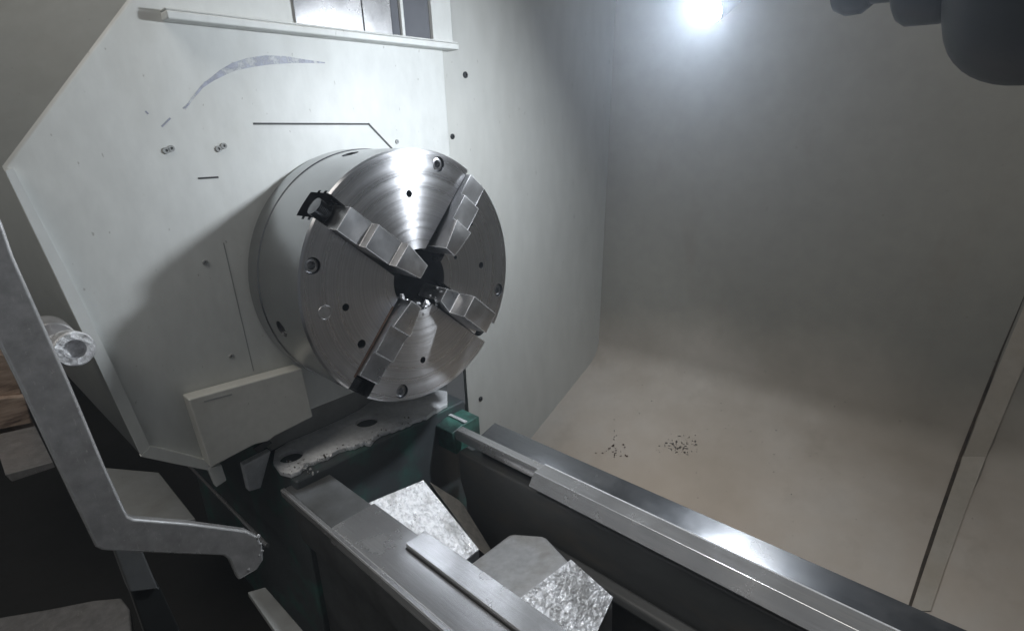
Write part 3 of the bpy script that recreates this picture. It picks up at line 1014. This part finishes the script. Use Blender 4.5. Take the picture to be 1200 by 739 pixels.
# base sill and the crate of timber seen through the gap
sill = thing('machine_sill', 'scratched grey sheet sill low at the foot of the machine', 'sill', (-0.5, -0.7, -0.8))
bm = bmesh.new()
a_ = [pv(-60, 735, -0.72), pv(0, 722, -0.72), pv(60, 712, -0.72), pv(110, 702, -0.72), pv(142, 699, -0.72), pv(152, 712, -0.72), pv(160, 790, -0.72), pv(-60, 830, -0.72)]
prism(bm, a_, (0, 0, -0.03))
link('sill_sheet', bm, 'plate', sill, 0.006, 3)
cr = thing('timber_stack', 'stack of brown boards in the gap behind the steel bracket', 'timber', (-1.0, -0.7, -0.4))
def board(pxs, X, d, mat='wood', name='board'):
    bm = bmesh.new()
    prism(bm, face_on_x(pxs, X), (-d, 0, 0))
    link(name, bm, mat, cr, 0.004)
board([(-60, 405), (18, 418), (26, 462), (-60, 470)], -0.9, 0.5)
board([(-60, 472), (30, 464), (38, 496), (-60, 515)], -0.88, 0.5)
board([(-60, 518), (42, 500), (50, 524), (6, 530), (-60, 530)], -0.92, 0.4)
bm = bmesh.new()
prism(bm, face_on_x([(6, 556), (62, 541), (65, 547), (14, 564)], -0.6), (-0.25, 0, 0))
link('steel_edge', bm, 'plate', cr, 0.001)

# ================================================================== WORK LAMP
lamp = thing('work_lamp', 'glaring white LED work lamp hanging above the chuck', 'lamp', LAMP)
mt = align(LAMP_DIR, LAMP)
bm = bmesh.new()
lathe(bm, [(-0.004, 0.031), (0.0, 0.031)], mt, 40)
link('lens', bm, 'lens', lamp)
bm = bmesh.new()
lathe(bm, [(-0.085, 0.018), (-0.075, 0.03), (-0.02, 0.035), (0.002, 0.036), (0.002, 0.0325), (-0.0045, 0.0322)], mt, 40, cap=False)
link('lamp_housing', bm, 'grey', lamp)
bm = bmesh.new()
e0 = LAMP - LAMP_DIR * 0.08
tube(bm, [e0, e0 + Vector((0.03, 0.03, 0.06)), e0 + Vector((0.05, 0.08, 0.2)), e0 + Vector((0.05, 0.25, 0.45)), e0 + Vector((0.05, 0.62, 0.55))], 0.009)
link('lamp_arm', bm, 'black', lamp)

# ================================================================== BLACK STEPPED FITTING
tur = thing('stepped_fitting', 'black stepped round fitting hanging in from the upper rear corner', 'fitting', (0.75, 0.2, 0.42))
AX = Vector((0.0, 0.2, 0.429))
def stage(name, prof, mat='black', parent=tur):
    bm = bmesh.new()
    lathe(bm, prof, Matrix.Translation(AX), 56)
    return link(name, bm, mat, parent)
stage('tool_tip', [(0.632, 0.02), (0.636, 0.036), (0.648, 0.043), (0.664, 0.043), (0.674, 0.036)])
stage('neck', [(0.674, 0.034), (0.70, 0.036), (0.702, 0.034)])
stage('collar', [(0.70, 0.05), (0.704, 0.058), (0.712, 0.064), (0.745, 0.066), (0.752, 0.062)])
stage('drum', [(0.748, 0.055)] + [(0.752 + 0.075 * (1 - math.cos(t * PI / 20)), 0.07 + 0.068 * math.sin(t * PI / 20)) for t in range(11)] + [(0.90, 0.138), (0.92, 0.12)])

# ================================================================== small debris on the tray
def debris(name, cx, cy, n, sx, sy, rr, mat, label):
    bm = bmesh.new()
    for i in range(n):
        h, nn = on_tray(min(1050, max(720 if sx > 50 else 640, cx + random.gauss(0, sx))), min(cy + 2.2 * sy, max(330, cy + random.gauss(0, sy))))
        m = Matrix.Translation(h + nn * 0.0012) @ Euler((random.uniform(-.5, .5), random.uniform(-.5, .5), random.random() * 6)).to_matrix().to_4x4() @ Matrix.Diagonal((random.uniform(0.6, 2.2), random.uniform(0.4, 1.0), 0.35, 1))
        bmesh.ops.create_icosphere(bm, subdivisions=1, radius=random.uniform(*rr), matrix=m)
    return tag(link(name, bm, mat, None, smooth=0), label, 'swarf', kind='stuff')
debris('swarf_chips', 797, 522, 60, 10, 6, (0.0012, 0.004), 'sludge', 'small cluster of dark steel chips lying on the chip tray')
debris('rust_flakes', 721, 527, 22, 8, 5, (0.0014, 0.0045), 'rust', 'few reddish rust flakes lying near the rear way')
debris('loose_grit', 800, 520, 60, 130, 45, (0.001, 0.0022), 'dark', 'scattered dark grit specks over the tray')

# ================================================================== haze box added to give the lamp its glow
bm = bmesh.new()
box(bm, (-3.2, -3.2, -1.9), (2.9, 1.9, 3.2))
hz = link('haze', bm, 'dark', None, smooth=0)
m = bpy.data.materials.new('lamp_glow_haze')
m.use_nodes = True
nt = m.node_tree
nt.nodes.clear()
vo = nt.nodes.new('ShaderNodeVolumePrincipled')
vo.inputs['Color'].default_value = (0.78, 0.87, 1.0, 1)
vo.inputs['Density'].default_value = 0.062
vo.inputs['Anisotropy'].default_value = 0.72
out = nt.nodes.new('ShaderNodeOutputMaterial')
nt.links.new(vo.outputs[0], out.inputs['Volume'])
hz.data.materials.clear()
hz.data.materials.append(m)
tag(hz, 'thin pale haze added for the lamp glow in the machine chamber', 'mist', kind='stuff')
